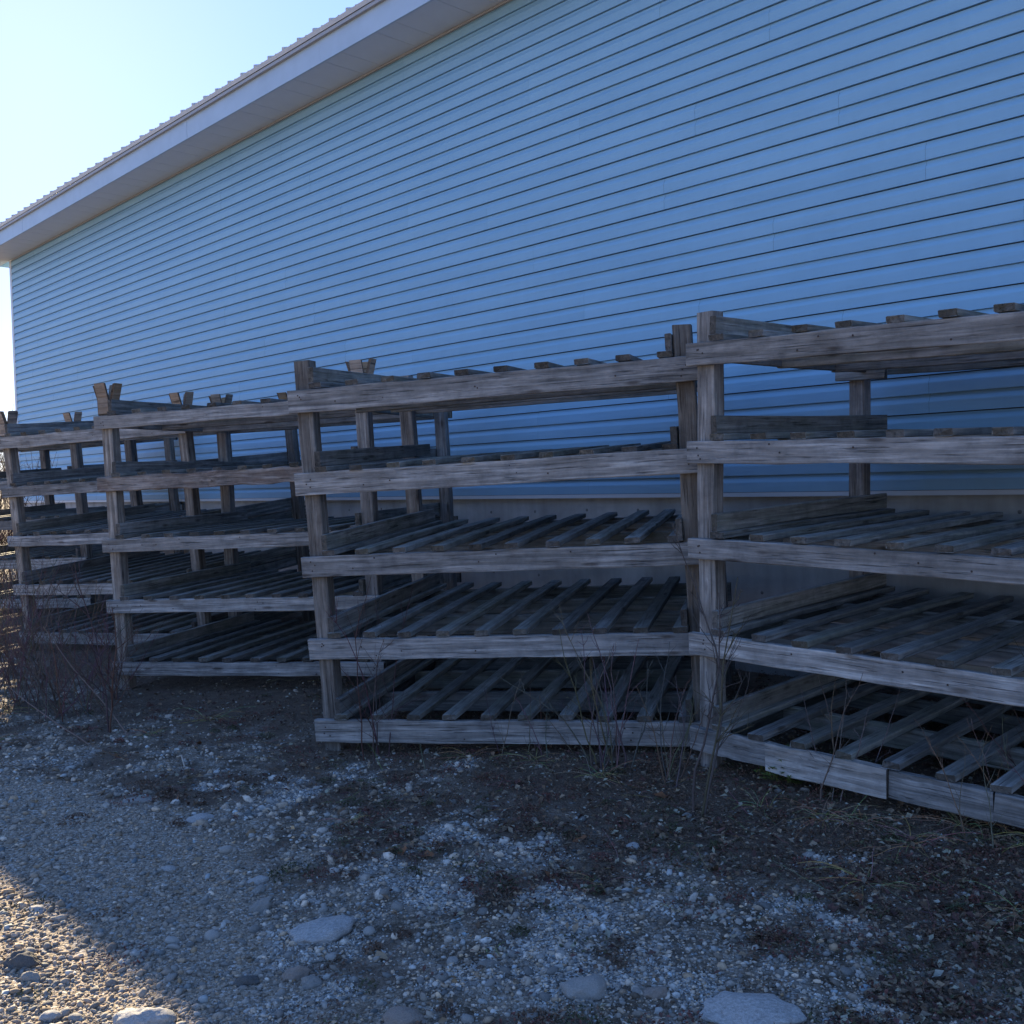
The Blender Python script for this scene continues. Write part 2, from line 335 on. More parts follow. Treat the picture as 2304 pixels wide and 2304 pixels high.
# ------------------------------------------------------------------ ground sheet to the horizon
def axis(a, b, step):
    fine = np.arange(a, b, step); g = step*1.35**np.arange(1, 33); g = np.cumsum(g); g = g[g < 900]
    return np.concatenate([(fine[0]-g)[::-1], fine, fine[-1]+g])
gx = axis(-6.5, 5.0, 0.04); gy = axis(1.6, 10.5, 0.04)
X, Y = np.meshgrid(gx, gy); Z = ground_h(X, Y)
V = np.stack([X.ravel(), Y.ravel(), Z.ravel()], 1); nx, ny = len(gx), len(gy)
idx = np.arange(nx*ny).reshape(ny, nx)
Fq = np.stack([idx[:-1, :-1].ravel(), idx[:-1, 1:].ravel(), idx[1:, 1:].ravel(), idx[1:, :-1].ravel()], 1)
zp, zw, zl = zones(V[:, 0], V[:, 1])
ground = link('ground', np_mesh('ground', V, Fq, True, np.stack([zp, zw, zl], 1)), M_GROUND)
tag(ground, 'gravel and soil yard strewn with pebbles, moss and dead leaves', None, None, 'structure')

# ------------------------------------------------------------------ building
BANG = WYAW - math.pi/2
corner = WN*W_OFF + WD*W_END
bld = empty('metal_roofed_building', M=Matrix.Translation((corner[0], corner[1], 0)) @ Matrix.Rotation(BANG, 4, 'Z'))
tag(bld, 'long pale blue-grey sided building with ribbed metal roof and concrete foundation', 'building')
BLEN, BWID = 27.0, 12.0
found = link('foundation', boxes_mesh('foundation', [(0, BLEN, 0.03, BWID-0.03, -0.6, Z_FOUND)]), M_CONC, bld)
# form-tie plugs, shared mesh
def disc(name, r, d, n=8):
    v = [(0, -d, 0)] + [(r*math.cos(k*2*math.pi/n), 0, r*math.sin(k*2*math.pi/n)) for k in range(n)]
    return mesh(name, v, [(0, 1+(k+1) % n, 1+k) for k in range(n)])
pm = disc('tie_plug', 0.016, 0.008)
for k in range(1, 44):
    for z in (1.36, 0.75):
        link('tie_plug', pm, M_PLUG, found, (k*0.61 + random.uniform(-.03, .03), 0.031, z + random.uniform(-.02, .02)))
wall = link('wall', boxes_mesh('wall', [(0.02, BLEN, 0.025, 0.20, Z_FOUND-0.01, Z_SOFF+0.3)]), M_SHEA, bld)
NC = 36; EX = (Z_SOFF - Z_FOUND) / NC
def siding_panel(name, L, seed):
    prof = []
    for c in range(2):
        z0 = c*EX
        prof += [(0.014, z0+0.001), (-0.0135, z0), (-0.0145, z0+0.070), (-0.0125, z0+0.078), (0.002, z0+0.104), (0.004, z0+EX-0.0060), (0.012, z0+EX-0.0052)]
    v, f = [], []
    for x in (0, L/3, 2*L/3, L):
        v += [(x, y, z) for (y, z) in prof]
    n = len(prof)
    for i in range(3):
        for k in range(n-1):
            a = i*n+k; f.append((a, a+n, a+n+1, a+1))
    return mesh(name, v, f)
PL = 3.66
cache = {}
for row in range(NC//2):
    x = 0.085; first = [3.66, 1.22, 2.44, 0.9, 3.05, 1.9][row*5 % 6]
    k = 0
    while x < BLEN-0.05:
        L = first if k == 0 else PL
        L = min(L, BLEN - x); key = round(L, 3)
        if key not in cache: cache[key] = siding_panel('siding_panel', L-0.0012, row)
        link('siding_panel', cache[key], M_SIDE, wall, (x, (k % 2)*0.0006, Z_FOUND + row*2*EX))
        x += L; k += 1
# corner trim, starter strip, top channel
link('corner_trim', boxes_mesh('corner_trim', [(-0.018, 0.085, -0.018, 0.012, Z_FOUND-0.01, Z_SOFF-0.004), (-0.018, 0.0, 0.012, 0.10, Z_FOUND-0.01, Z_SOFF-0.004)]), M_TRIM, bld)
link('starter_strip', boxes_mesh('starter_strip', [(0.086, BLEN, -0.012, 0.024, Z_FOUND-0.035, Z_FOUND-0.003)]), M_TRIM, bld)
link('soffit_channel', boxes_mesh('soffit_channel', [(0.086, BLEN, -0.022, 0.0, Z_SOFF-0.024, Z_SOFF-0.006)]), M_DRIP, bld)  # dark tone paints the shade under the soffit into the channel's colour
# other walls
def gable(x, name):
    v = [(x, 0.2, Z_FOUND), (x, BWID, Z_FOUND), (x, BWID, Z_SOFF), (x, BWID/2, Z_SOFF+2.0), (x, 0.2, Z_SOFF+0.1)]
    v += [(a+0.15, b, c) for a, b, c in v]
    f = [(4, 3, 2, 1, 0), (5, 6, 7, 8, 9)] + [(i, (i+1) % 5, (i+1) % 5+5, i+5) for i in range(5)]
    link(name, mesh(name, v, f), M_SIDE, bld)
gable(0.012, 'gable_wall'); gable(BLEN-0.16, 'gable_wall')
link('rear_wall', boxes_mesh('rear_wall', [(0.17, BLEN-0.17, BWID-0.15, BWID-0.002, Z_FOUND, Z_SOFF)]), M_SIDE, bld)
# soffit panels, fascia, drip edge, roof
OV = 0.54; XE = -0.62
sm = boxes_mesh('soffit_panel', [(0, 0.302, -OV, 0.0, 0.0, 0.012)])
for k in range(int((BLEN-XE)/0.305)):
    link('soffit_panel', sm, M_SOFF, bld, (XE+0.03+k*0.305, -0.002, Z_SOFF + 0.0008*(k % 3)))
fm = boxes_mesh('fascia', [(0, 3.046, -OV-0.025, -OV-0.003, Z_SOFF-0.012, Z_SOFF+0.225)])
for k in range(9): link('fascia', fm, M_FASC, bld, (XE+k*3.05, 0.0012*(k % 2), 0))
link('drip_edge', boxes_mesh('drip_edge', [(XE-0.01, BLEN, -OV-0.062, -OV-0.004, Z_SOFF+0.2255, Z_SOFF+0.262)]), M_DRIP, bld)
link('rake_fascia', boxes_mesh('rake_fascia', [(XE, XE+0.025, -OV-0.002, 0.3, Z_SOFF-0.011, Z_SOFF+0.224)]), M_FASC, bld)
SL = math.radians(17.5); RL = (BWID/2 + OV + 0.085)/math.cos(SL)
def roof_panel():
    v, f = [], []; w = 0.9144; prof = []
    for k in range(3):
        x0 = k*0.3048
        prof += [(x0+0.0, 0.0), (x0+0.012, 0.026), (x0+0.034, 0.026), (x0+0.046, 0.0), (x0+0.16, 0.0), (x0+0.166, 0.006), (x0+0.182, 0.006), (x0+0.188, 0.0)]
    prof.append((w, 0.0))
    th = 0.045; n = len(prof)
    for s in (0, RL):
        v += [(x, s, z) for x, z in prof]
    v += [(0, 0, -th), (w, 0, -th), (0, RL, -th), (w, RL, -th)]
    for k in range(n-1): f.append((k, k+1, k+1+n, k+n))
    f.append(tuple(list(range(n-1, -1, -1)) + [2*n, 2*n+1]))
    f.append((2*n, 2*n+2, 2*n+3, 2*n+1))
    return mesh('roof_panel', v, f)
rpm = roof_panel()
roof = link('roof', boxes_mesh('roof', [(XE+0.05, BLEN, BWID/2-0.15, BWID/2+0.15, Z_SOFF+1.9, Z_SOFF+2.0)]), M_ROOF, bld)
zr = Z_SOFF + 0.263 + 0.046
for k in range(int((BLEN-XE)/0.9144)+1):
    link('roof_panel', rpm, M_ROOF, roof, M=Matrix.Translation((XE-0.03+k*0.9144, -OV-0.085, zr)) @ Matrix.Rotation(SL, 4, 'X'))
    link('roof_panel', rpm, M_ROOF, roof, M=Matrix.Translation((XE-0.03+(k+1)*0.9144, BWID+OV+0.085, zr)) @ Matrix.Rotation(math.pi, 4, 'Z') @ Matrix.Rotation(SL, 4, 'X'))

# ------------------------------------------------------------------ slatted timber racks
SP = 0.52; RW = 2.51; PW = 0.104; PD = 1.773; XR = 2.379
NSL = 10
slat_meshes = [plank_mesh('slat', 2.06, 0.085, 0.034, 100+i, 2, 0.004, 0.004, 0.008) for i in range(6)]
side_meshes = [plank_mesh('side_board', 2.02, 0.036, 0.096, 150+i, 2, 0.004, 0.003, 0.006) for i in range(3)]
rail_cache = {}
def rail_mesh(L, H, v, T=0.045, nseg=4, rough=0.0, m=''):
    k = (m, round(L, 3), round(H, 3), v, T, nseg, rough)
    if k not in rail_cache: rail_cache[k] = plank_mesh('rail', L, T, H, hash(k) % 9999 if False else int(L*1000+H*7000+v*31), nseg, 0.004, 0.0025, 0.005, rough)
    return rail_cache[k]
ALONG_Y = Matrix(((0, -1, 0, 0), (1, 0, 0, 0), (0, 0, 1, 0), (0, 0, 0, 1)))       # local x -> +y, local y -> -x
UPRIGHT = Matrix(((0, 1, 0, 0), (0, 0, 1, 0), (1, 0, 0, 0), (0, 0, 0, 1)))        # local x -> +z, y -> +x, z -> +y
def sock_mesh():
    """board nailed to a post: upright foot, then flared outwards (towards -y)"""
    w, t, a, b, fl = 0.100, 0.022, 0.13, 0.125, 0.036
    pr = [(0, 0), (0, a), (-fl, a+b)]
    v = []
    for (y, z) in pr: v += [(0, y, z), (w, y, z)]
    for (y, z) in pr: v += [(0, y-t, z+0.004), (w, y-t, z+0.004)]
    f = [(0, 2, 3, 1), (2, 4, 5, 3), (6, 7, 9, 8), (8, 9, 11, 10), (0, 1, 7, 6), (4, 10, 11, 5), (0, 6, 8, 2), (2, 8, 10, 4), (1, 3, 9, 7), (3, 5, 11, 9)]
    return mesh('socket_board', v, f)
SOCK = sock_mesh()
nail_d = disc('nail', 0.0055, 0.003, 6)

def build_rack(q, hz, label, socket=False, broken=False, rotten=False, seed=0):
    r = random.Random(seed)
    Mr = Matrix.Rotation(q[3], 4, 'Z') @ Matrix.Rotation(q[4], 4, 'Y') @ Matrix.Rotation(q[5], 4, 'X')
    base = 0.25
    org = Vector((q[0], q[1], q[2]+CAM_H)) - (Mr @ Vector((0, 0, base)))
    MW = Matrix.Translation(org) @ Mr
    root = empty('slatted_timber_rack', M=MW)
    tag(root, label, 'rack', 'slatted timber racks along the wall')
    B = base
    T = 0.045
    nails = []
    # posts
    for (px, py) in ((0.035, T), (XR, T), (0.035, PD), (XR, PD)):
        w = MW @ Vector((px+PW/2, py+PW/2, B)); gh = float(ground_h(w.x, w.y))
        zb = B - (w.z - gh) - 0.07
        zt = B + 4*SP + 0.172 + r.uniform(-0.008, 0.008) - (0.10 if socket else 0)
        me = plank_mesh('post', zt-zb, PW, PW, seed*31+int(px*10)+int(py*100), 5, 0.006, 0.003, 0.004, 0.0015)
        po = link('post', me, M_POST, root, M=Matrix.Translation((px, py, zb)) @ UPRIGHT)
        if socket:
            zs = 4*SP + 0.015
            inv = (Matrix.Translation((px, py, zb)) @ UPRIGHT).inverted()
            for k, (ox, oy, ang) in enumerate(((px+0.002, py-0.001, 0), (px+PW+0.001, py+0.002, math.pi/2), (px+PW-0.002, py+PW+0.001, math.pi), (px-0.001, py+PW-0.002, -math.pi/2))):
                if k == 0 and py < 0.5: oz = 0.0
                else: oz = r.uniform(-0.01, 0.01)
                ml = Matrix.Translation((ox, oy, B+zs+oz)) @ Matrix.Rotation(ang+r.uniform(-.02, .02), 4, 'Z')
                link('socket_board', SOCK, M_SOCK, po, M=inv @ ml)
    # shelves
    for i in range(5):
        z = B + i*SP
        for j, ry in enumerate((0.0, 0.69, 1.33, PD+PW)):
            H = hz + r.uniform(-0.006, 0.006); dz = r.uniform(-0.004, 0.004) if j else 0
            if broken and i == 0 and j == 0:
                for (xa, xb, yy, h2, dzz) in ((0.0, 0.476, 0.0, 0.128, 0.0), (0.478, 1.118, -0.012, 0.148, 0.004), (1.122, 1.60, 0.006, 0.135, -0.004), (1.603, RW, 0.0, 0.13, 0.0)):
                    link('rail', rail_mesh(xb-xa, h2, int(xa*10), T, 5, 0.004), M_RAIL, root, (xa, yy, z-h2+dzz))
                continue
            if j == 0 and rotten and i == 3:
                me = plank_mesh('rail', RW, T, H+0.01, 4242, 26, 0.006, 0.004, 0.02, 0.006); m = M_ROT
                link('rail', me, m, root, (0, 0, z-H-0.004)); continue
            v = r.randrange(3)
            fr = 0.0 if j in (0, 3) else 0.145
            L = RW - 2*fr + 0.0
            link('rail', rail_mesh(L, round(H, 2), v, nseg=9 if j == 0 else 4, rough=0.0022 if j == 0 else 0.0, m='f' if j == 0 else 'b'), M_RAIL if j == 0 else M_SLAT, root, (fr, ry + (0.001 if j == 3 else 0), z-H+dz))
            if j == 0:
                for xx in (0.06, XR+0.03):
                    for k in range(3):
                        nails.append((xx+r.uniform(0, 0.05), -0.0015, z-H*r.uniform(0.2, 0.8)))
                for k in range(5): nails.append((r.uniform(0.3, 2.2), -0.0015, z-H*r.uniform(0.15, 0.85)))
        for xx in (0.140, XR-0.036):
            link('end_bearer', rail_mesh(1.62, 0.10, 1, 0.035, 2, m='b'), M_SLAT, root, M=Matrix.Translation((xx+0.036, 0.15, z-0.105)) @ ALONG_Y)
        for k in range(NSL):
            x = 0.141 + k*(XR - 0.087 - 0.141)/(NSL-1) + (r.uniform(-0.012, 0.012) if 0 < k < NSL-1 else 0)
            rz = r.gauss(0, 0.009) if 0 < k < NSL-1 else 0
            y0 = -0.002 + r.uniform(-0.006, 0.012)
            if broken and i == 0 and k == 8: continue
            link('slat', slat_meshes[r.randrange(6)], M_SLAT, root, M=Matrix.Translation((x+0.085, y0, z+0.001+r.uniform(0, 0.003))) @ Matrix.Rotation(rz, 4, 'Z') @ ALONG_Y)
        for xx in (0.143, XR-0.040):
            if xx > 1 and r.random() < 0.25: continue
            link('side_board', side_meshes[r.randrange(3)], M_SLAT if xx > 1 else M_RAIL if i == 9 else M_SLAT, root, M=Matrix.Translation((xx+0.036, 0.012, z+0.037)) @ Matrix.Rotation(r.uniform(-.006, .006), 4, 'X') @ ALONG_Y)
    if seed == 1:
        link('cleat', rail_mesh(0.34, 0.06, 2, 0.04, 2, m='b'), M_SLAT, root, (-0.04, PD-0.041, B+4*SP-0.15))
    # nail heads: too small to pick apart one by one
    vv, ff = [], []
    for (x, y, z) in nails:
        b = len(vv); vv += [(x+a.co.x, y+a.co.y, z+a.co.z) for a in nail_d.vertices]; ff += [tuple(b+i for i in p.vertices) for p in nail_d.polygons]
    no = link('nail_heads', mesh('nail_heads', vv, ff), M_NAIL, root); no['kind'] = 'stuff'
    return root

build_rack((0.942, 5.552, -1.377, -0.784, 0.031, 0.022), 0.116, 'grey slatted timber rack parallel to the wall with a broken, patched bottom rail', broken=True, seed=1)
build_rack((-1.288, 6.415, -1.486, -0.268, -0.030, 0.045), 0.136, 'grey slatted timber rack with plain square post tops, turned away from the wall', seed=2)
build_rack((-3.443, 8.609, -1.451, -0.288, -0.023, 0.015), 0.112, 'grey slatted rack with flared boards on its post tops and a rotten, splintered rail', socket=True, rotten=True, seed=3)
build_rack((-5.309, 10.849, -1.486, -0.407, -0.024, 0.068), 0.115, 'grey slatted rack with flared post tops standing behind the reddish bramble thicket', socket=True, seed=4)
build_rack((-7.699, 13.812, -1.428, -0.384, -0.029, 0.049), 0.115, 'grey slatted rack near the building corner with its far end in sunlight', socket=True, seed=5)

# ------------------------------------------------------------------ stones
def rock_mesh(name, sub, seed, flat=0.6, lump=0.25):
    bm = bmesh.new(); bmesh.ops.create_icosphere(bm, subdivisions=sub, radius=1.0); r = np.random.default_rng(seed)
    ks = r.normal(0, 1, (7, 3)); ph = r.uniform(0, 6.28, 7); cut = r.normal(0, 1, (6, 3)); cut /= np.linalg.norm(cut, axis=1)[:, None]
    for v in bm.verts:
        p = np.array(v.co); d = 1 + lump*sum(math.sin(float(k@p)*1.4+f) for k, f in zip(ks, ph))/7*1.6
        for c in cut:
            t = float(p@c)*d
            if t > 0.72: d *= 0.72/t + 0.25*(1-0.72/t)
        if sub > 2:
            d += 0.10*math.sin(7*p[0]+seed)*math.sin(6*p[1]+2*seed)*math.sin(5*p[2]+seed) + 0.04*math.sin(15*p[0]+p[1]*9+seed)*math.sin(13*p[1]-p[2]*11)
        v.co = Vector(p*d)
        v.co.z *= flat
    me = bpy.data.meshes.new(name); bm.to_mesh(me); bm.free()
    me.polygons.foreach_set('use_smooth', [True]*len(me.polygons)); return me
def rock(name, x, y, sx, sy, sz, rot, m, label, seed, sink=0.35, tilt=(0, 0)):
    me = rock_mesh(name, 4, seed, 1.0, 0.42)
    o = link(name, me, m, None, (x, y, float(ground_h(x, y)) + sz*(0.75-2*sink)))
    o.scale = (sx, sy, sz); o.rotation_euler = (tilt[0], tilt[1], rot); tag(o, label, 'rock'); return o
rock('rock', -0.755, 3.70, 0.135, 0.085, 0.042, 0.75, M_ROCK, 'broad pale oblong rock lying flat in white lichen-crusted gravel', 1, 0.3)
rock('rock', 0.69, 3.06, 0.165, 0.125, 0.035, -0.15, M_ROCK, 'wide pale speckled slab sunk in the gravel, the largest rock', 2, 0.25)
rock('rock', 0.18, 3.22, 0.082, 0.068, 0.035, 0.2, M_COB, 'rounded grey speckled stone among white pebbles near the pale slab', 3)
rock('rock', -0.12, 3.40, 0.036, 0.030, 0.024, 0.4, M_COB, 'small blue-grey domed stone beside a patch of yellowish grass', 4)
rock('rock', -0.36, 3.08, 0.068, 0.05, 0.034, 0.1, M_BROWNROCK, 'brownish domed stone half buried in fine gravel', 5)
rock('rock', -1.03, 3.96, 0.056, 0.036, 0.028, 0.6, M_COB, 'smooth grey oblong stone tilted on the edge of the gravel path', 6, 0.2, (0.1, -0.35))
rock('rock', -1.11, 4.23, 0.040, 0.026, 0.017, 0.2, M_ROCK, 'small white oval stone beyond the tilted grey stone', 7)
rock('rock', -1.09, 4.14, 0.034, 0.022, 0.022, 1.0, M_COB, 'small grey wedge stone touching the white oval stone', 8)
rock('rock', -0.78, 3.39, 0.060, 0.036, 0.028, 0.35, M_BROWNROCK, 'flat brownish-grey stone just below the broad pale oblong rock', 9)
rock('rock', -0.71, 3.325, 0.036, 0.026, 0.022, 0.2, M_COB, 'small round grey stone touching the flat brownish-grey stone', 10)
rock('rock', -0.93, 3.35, 0.048, 0.030, 0.024, 0.1, M_DARKROCK, 'dark grey oval stone at the edge of the white patch', 11)
rock('rock', -1.19, 3.11, 0.095, 0.060, 0.048, -0.2, M_ROCK, 'pale domed rock straddling the edge of the building shadow', 12, 0.3)
rock('rock', -1.78, 3.54, 0.066, 0.040, 0.042, 0.15, M_DARKROCK, 'dark wet-looking boulder in the sunlit gravel', 13, 0.2)
rock('rock', -1.69, 3.43, 0.030, 0.022, 0.020, 0.0, M_COB, 'round grey stone leaning against the dark boulder', 14, 0.2)
rock('rock', -1.50, 3.17, 0.046, 0.034, 0.022, 0.9, M_ROCK, 'angular white stone in the sunlit gravel', 15, 0.2)
rock('rock', -1.93, 4.00, 0.050, 0.036, 0.018, -0.7, M_ROCK, 'flat tan slab stone lying on the shadow line', 16, 0.2)
rock('rock', 0.42, 3.19, 0.046, 0.032, 0.024, 0.3, M_BROWNROCK, 'small mauve-brown stone beside the wide pale slab', 17)
rock('rock', 0.51, 4.59, 0.030, 0.022, 0.018, 0.3, M_ROCK, 'small white angular stone on the dark litter', 18, 0.2)
rock('rock', 0.64, 4.32, 0.021, 0.019, 0.016, 0.0, M_BROWNROCK, 'tiny round tan stone on the mossy ground', 19, 0.15)
rock('rock', -2.06, 5.42, 0.085, 0.05, 0.016, 0.1, M_COB, 'flat grey slab stone at the far edge of the path', 20, 0.3)
rock('rock', -1.62, 5.12, 0.075, 0.045, 0.02, 0.2, M_ROCK, 'low pale stone beyond the path among dark moss', 21, 0.3)
rock('rock', -1.55, 4.42, 0.040, 0.024, 0.016, 0.2, M_ROCK, 'single whitish stone standing out on the plain path', 22, 0.25)

def visible_ground(n, ymin=2.5, ymax=10.0, margin=0.75, p=1.6):
    """random points on the ground in front of the racks, denser near the viewer"""
    u = rng.uniform(0, 1, n); a, b = ymin**(1-p), ymax**(1-p)
    y = (a + u*(b-a))**(1/(1-p)); x = rng.uniform(-1, 1, n)*(0.56*y + margin)
    return x, y
cob_meshes = [rock_mesh('cobble', 1 if k > 3 else 2, 60+k, 0.55, 0.25) for k in range(7)]
for me in cob_meshes: me.materials.append(M_COB)
cx, cy = visible_ground(2200, 2.7, 6.4, 0.1, 2.0)
cp_, cw_, cl_ = zones(cx, cy); keep = rng.uniform(0, 1, len(cx)) < (0.22 + 0.5*cw_ - 0.2*cl_ - 0.15*cp_ + 0.25*((cx < -0.9) & (cy < 3.9)))
keep &= wall_t(cx, cy) < 4.2
sel = np.nonzero(keep)[0][:285]
for i in sel:
    s = float(np.clip(rng.lognormal(-3.95, 0.34), 0.012, 0.042)); x, y = float(cx[i]), float(cy[i])
    o = bpy.data.objects.new('cobble', cob_meshes[int(rng.integers(7))]); COL.objects.link(o); o.parent = ground
    o.location = (x, y, float(ground_h(x, y)) + s*0.18); o.scale = (s, s*float(rng.uniform(.6, .95)), s*float(rng.uniform(.7, 1.1)))
    o.rotation_euler = (float(rng.normal(0, .2)), float(rng.normal(0, .2)), float(rng.uniform(0, 6.28)))

# loose pebbles nobody could count
ico = bmesh.new(); bmesh.ops.create_icosphere(ico, subdivisions=1, radius=1.0)
IV = np.array([v.co[:] for v in ico.verts]); IF = np.array([[v.index for v in f.verts] for f in ico.faces]); ico.free()
def scatter_stones(name, x, y, s, col, flat=(0.38, 0.75)):
    n = len(x); k = len(IV)
    tv = np.stack([IV*(1+rng.uniform(-.22, .22, (k, 1))) for _ in range(24)])
    P = tv[rng.integers(0, 24, n)].copy()
    sc = np.stack([np.ones(n), rng.uniform(.55, 1, n), rng.uniform(*flat, n)], 1)*s[:, None]
    P = P*sc[:, None, :]
    tx, ty = rng.normal(0, .22, n), rng.normal(0, .22, n)
    P[:, :, 2] += P[:, :, 0]*tx[:, None] + P[:, :, 1]*ty[:, None]
    a = rng.uniform(0, 6.283, n); c, s_ = np.cos(a)[:, None], np.sin(a)[:, None]
    px = P[:, :, 0]*c - P[:, :, 1]*s_; py = P[:, :, 0]*s_ + P[:, :, 1]*c
    P[:, :, 0] = px + x[:, None]; P[:, :, 1] = py + y[:, None]; P[:, :, 2] += (ground_h(x, y) + s*0.15)[:, None]
    F = (IF[None] + (np.arange(n)*k)[:, None, None]).reshape(-1, 3)
    return np_mesh(name, P.reshape(-1, 3), F, True, np.repeat(col, k, axis=0))
px_, py_ = visible_ground(118000, 2.6, 8.5, 0.6, 2.2)
a, w, l = zones(px_, py_)
dens = 0.55 + 0.30*a + 0.40*w - 0.48*l
k = (rng.uniform(0, 1, len(px_)) < dens) & (wall_t(px_, py_) < 5.0)
px_, py_, a, w, l = px_[k], py_[k], a[k], w[k], l[k]
n = len(px_)
size = np.clip(rng.lognormal(-5.08, 0.52, n), 0.003, 0.026)*np.clip(py_/4.0, 0.8, 1.4)*np.where(a > 0.6, 0.82, 1.0)
sunny = (wall_t(px_, py_) < 1.5)
size = size*np.where(sunny, 1.25, 1.0)
base = rng.lognormal(-1.35, 0.42, n)
pale = rng.uniform(0, 1, n) < (0.012 + 0.5*w)
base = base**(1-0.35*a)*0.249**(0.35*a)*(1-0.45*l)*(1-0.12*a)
val = np.where(pale, rng.uniform(0.30, 0.55, n), np.clip(base, 0.08, 0.5))
hue = rng.normal(0.3, 1.1, n)[:, None]
col = val[:, None]*(1 + hue*np.array([[0.09, 0.0, -0.09]])) * np.array([[1.13, 1.0, 0.85]])
peb = link('gravel', scatter_stones('gravel', px_, py_, size, np.clip(col, 0.02, 0.75)), M_PEB); tag(peb, 'loose mixed gravel of grey and whitish pebbles covering the yard', 'gravel', None, 'stuff')

# ------------------------------------------------------------------ litter: dead leaves, crusty lichen flakes, low heath mats
def scatter_quads(name, x, y, z, ln, wd, yaw, pitch, roll, col, curl=0.25):
    """bent leaf: two quads folded along the midrib (6 verts, 4 tris)"""
    n = len(x)
    T = np.array([[-.5, 0, 0], [0, -.5, 1], [0.05, 0, 0], [0, .5, 1], [.5, 0, .35]])    # base, left, mid, right, tip
    P = np.zeros((n, 5, 3)); P[:, :, 0] = T[None, :, 0]*ln[:, None]; P[:, :, 1] = T[None, :, 1]*wd[:, None]; P[:, :, 2] = T[None, :, 2]*(wd*curl)[:, None]
    for (ang, i, j) in ((roll, 1, 2), (pitch, 0, 2), (yaw, 0, 1)):
        c, s = np.cos(ang)[:, None], np.sin(ang)[:, None]; A = P[:, :, i]*c - P[:, :, j]*s; Bq = P[:, :, i]*s + P[:, :, j]*c; P[:, :, i] = A; P[:, :, j] = Bq
    P += np.stack([x, y, z], 1)[:, None, :]
    F0 = np.array([[0, 2, 1], [1, 2, 4], [0, 3, 2], [2, 3, 4]])
    F = (F0[None] + (np.arange(n)*5)[:, None, None]).reshape(-1, 3)
    return np_mesh(name, P.reshape(-1, 3), F, False, np.repeat(col, 5, axis=0))
def pick(n, f, **kw):
    x, y = visible_ground(n, **kw); a, w, l = zones(x, y); k = rng.uniform(0, 1, n) < f(a, w, l, x, y); return x[k], y[k]
# leaf litter
x, y = pick(95000, lambda a, w, l, x, y: 0.80*l*(wall_t(x, y) > 2.4) + 0.02*(1-a), ymin=2.7, ymax=9.5, p=1.8)
n = len(x); ln = np.clip(rng.lognormal(-4.0, 0.45, n), .007, .045)
tone = rng.uniform(0.5, 1.5, n)[:, None]
pal = np.array([[.055, .036, .024], [.085, .055, .034], [.12, .088, .058], [.045, .022, .018], [.16, .13, .095]])[rng.integers(0, 5, n)]
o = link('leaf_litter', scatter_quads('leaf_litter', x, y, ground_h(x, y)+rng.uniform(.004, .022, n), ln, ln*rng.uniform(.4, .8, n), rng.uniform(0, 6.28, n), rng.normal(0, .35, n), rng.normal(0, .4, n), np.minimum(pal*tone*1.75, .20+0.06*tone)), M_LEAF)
tag(o, 'brown dead leaf litter covering the ground in front of the racks', 'leaf litter', None, 'stuff')
# low heath / moss mats in dark maroon and olive clumps
mx, my = pick(2100, lambda a, w, l, x, y: (0.75*l + 0.12 - 0.1*w)*(1-0.8*a), ymin=2.8, ymax=8.0, p=1.9)
cxs, cys, czs, cols, lns = [], [], [], [], []
for i in range(len(mx)):
    m_ = int(rng.integers(35, 110)); rr = rng.uniform(.03, .13); ang = rng.uniform(0, 6.28, m_); rad = rr*np.sqrt(rng.uniform(0, 1, m_))
    gx_ = mx[i]+np.cos(ang)*rad; gy_ = my[i]+np.sin(ang)*rad
    cxs.append(gx_); cys.append(gy_); czs.append(rng.uniform(0.0, .035, m_)*(1-rad/rr*.7)); lns.append(rng.uniform(.006, .018, m_))
    c0 = np.array([[.12, .048, .038], [.10, .06, .042], [.06, .064, .032], [.12, .075, .05]])[int(rng.integers(0, 4))]
    cols.append(c0[None]*rng.uniform(.55, 1.6, (m_, 1)))
x, y, z, ln, c = map(np.concatenate, (cxs, cys, czs, lns, cols)); n = len(x)
o = link('heath_mats', scatter_quads('heath_mats', x, y, ground_h(x, y)+.004+z, ln, ln*.6, rng.uniform(0, 6.28, n), rng.normal(.2, .6, n), rng.normal(0, .6, n), c, .3), M_LEAF)
tag(o, 'dark maroon and olive low mats of heath and moss in the gravel', 'ground cover', None, 'stuff')
# pale reindeer-lichen flakes in the white patches
x, y = pick(60000, lambda a, w, l, x, y: 0.85*w, ymin=2.7, ymax=7.0, p=2.0)
n = len(x); ln = rng.uniform(.004, .014, n)
c = rng.uniform(.26, .55, (n, 1))*np.array([[1.0, 1.0, .95]])
o = link('lichen_flakes', scatter_quads('lichen_flakes', x, y, ground_h(x, y)+rng.uniform(.003, .012, n), ln, ln*rng.uniform(.5, .95, n), rng.uniform(0, 6.28, n), rng.normal(0, .45, n), rng.normal(0, .45, n), c, .5), M_LEAF)
tag(o, 'pale lichen crust breaking through the gravel in whitish patches', 'lichen', None, 'stuff')
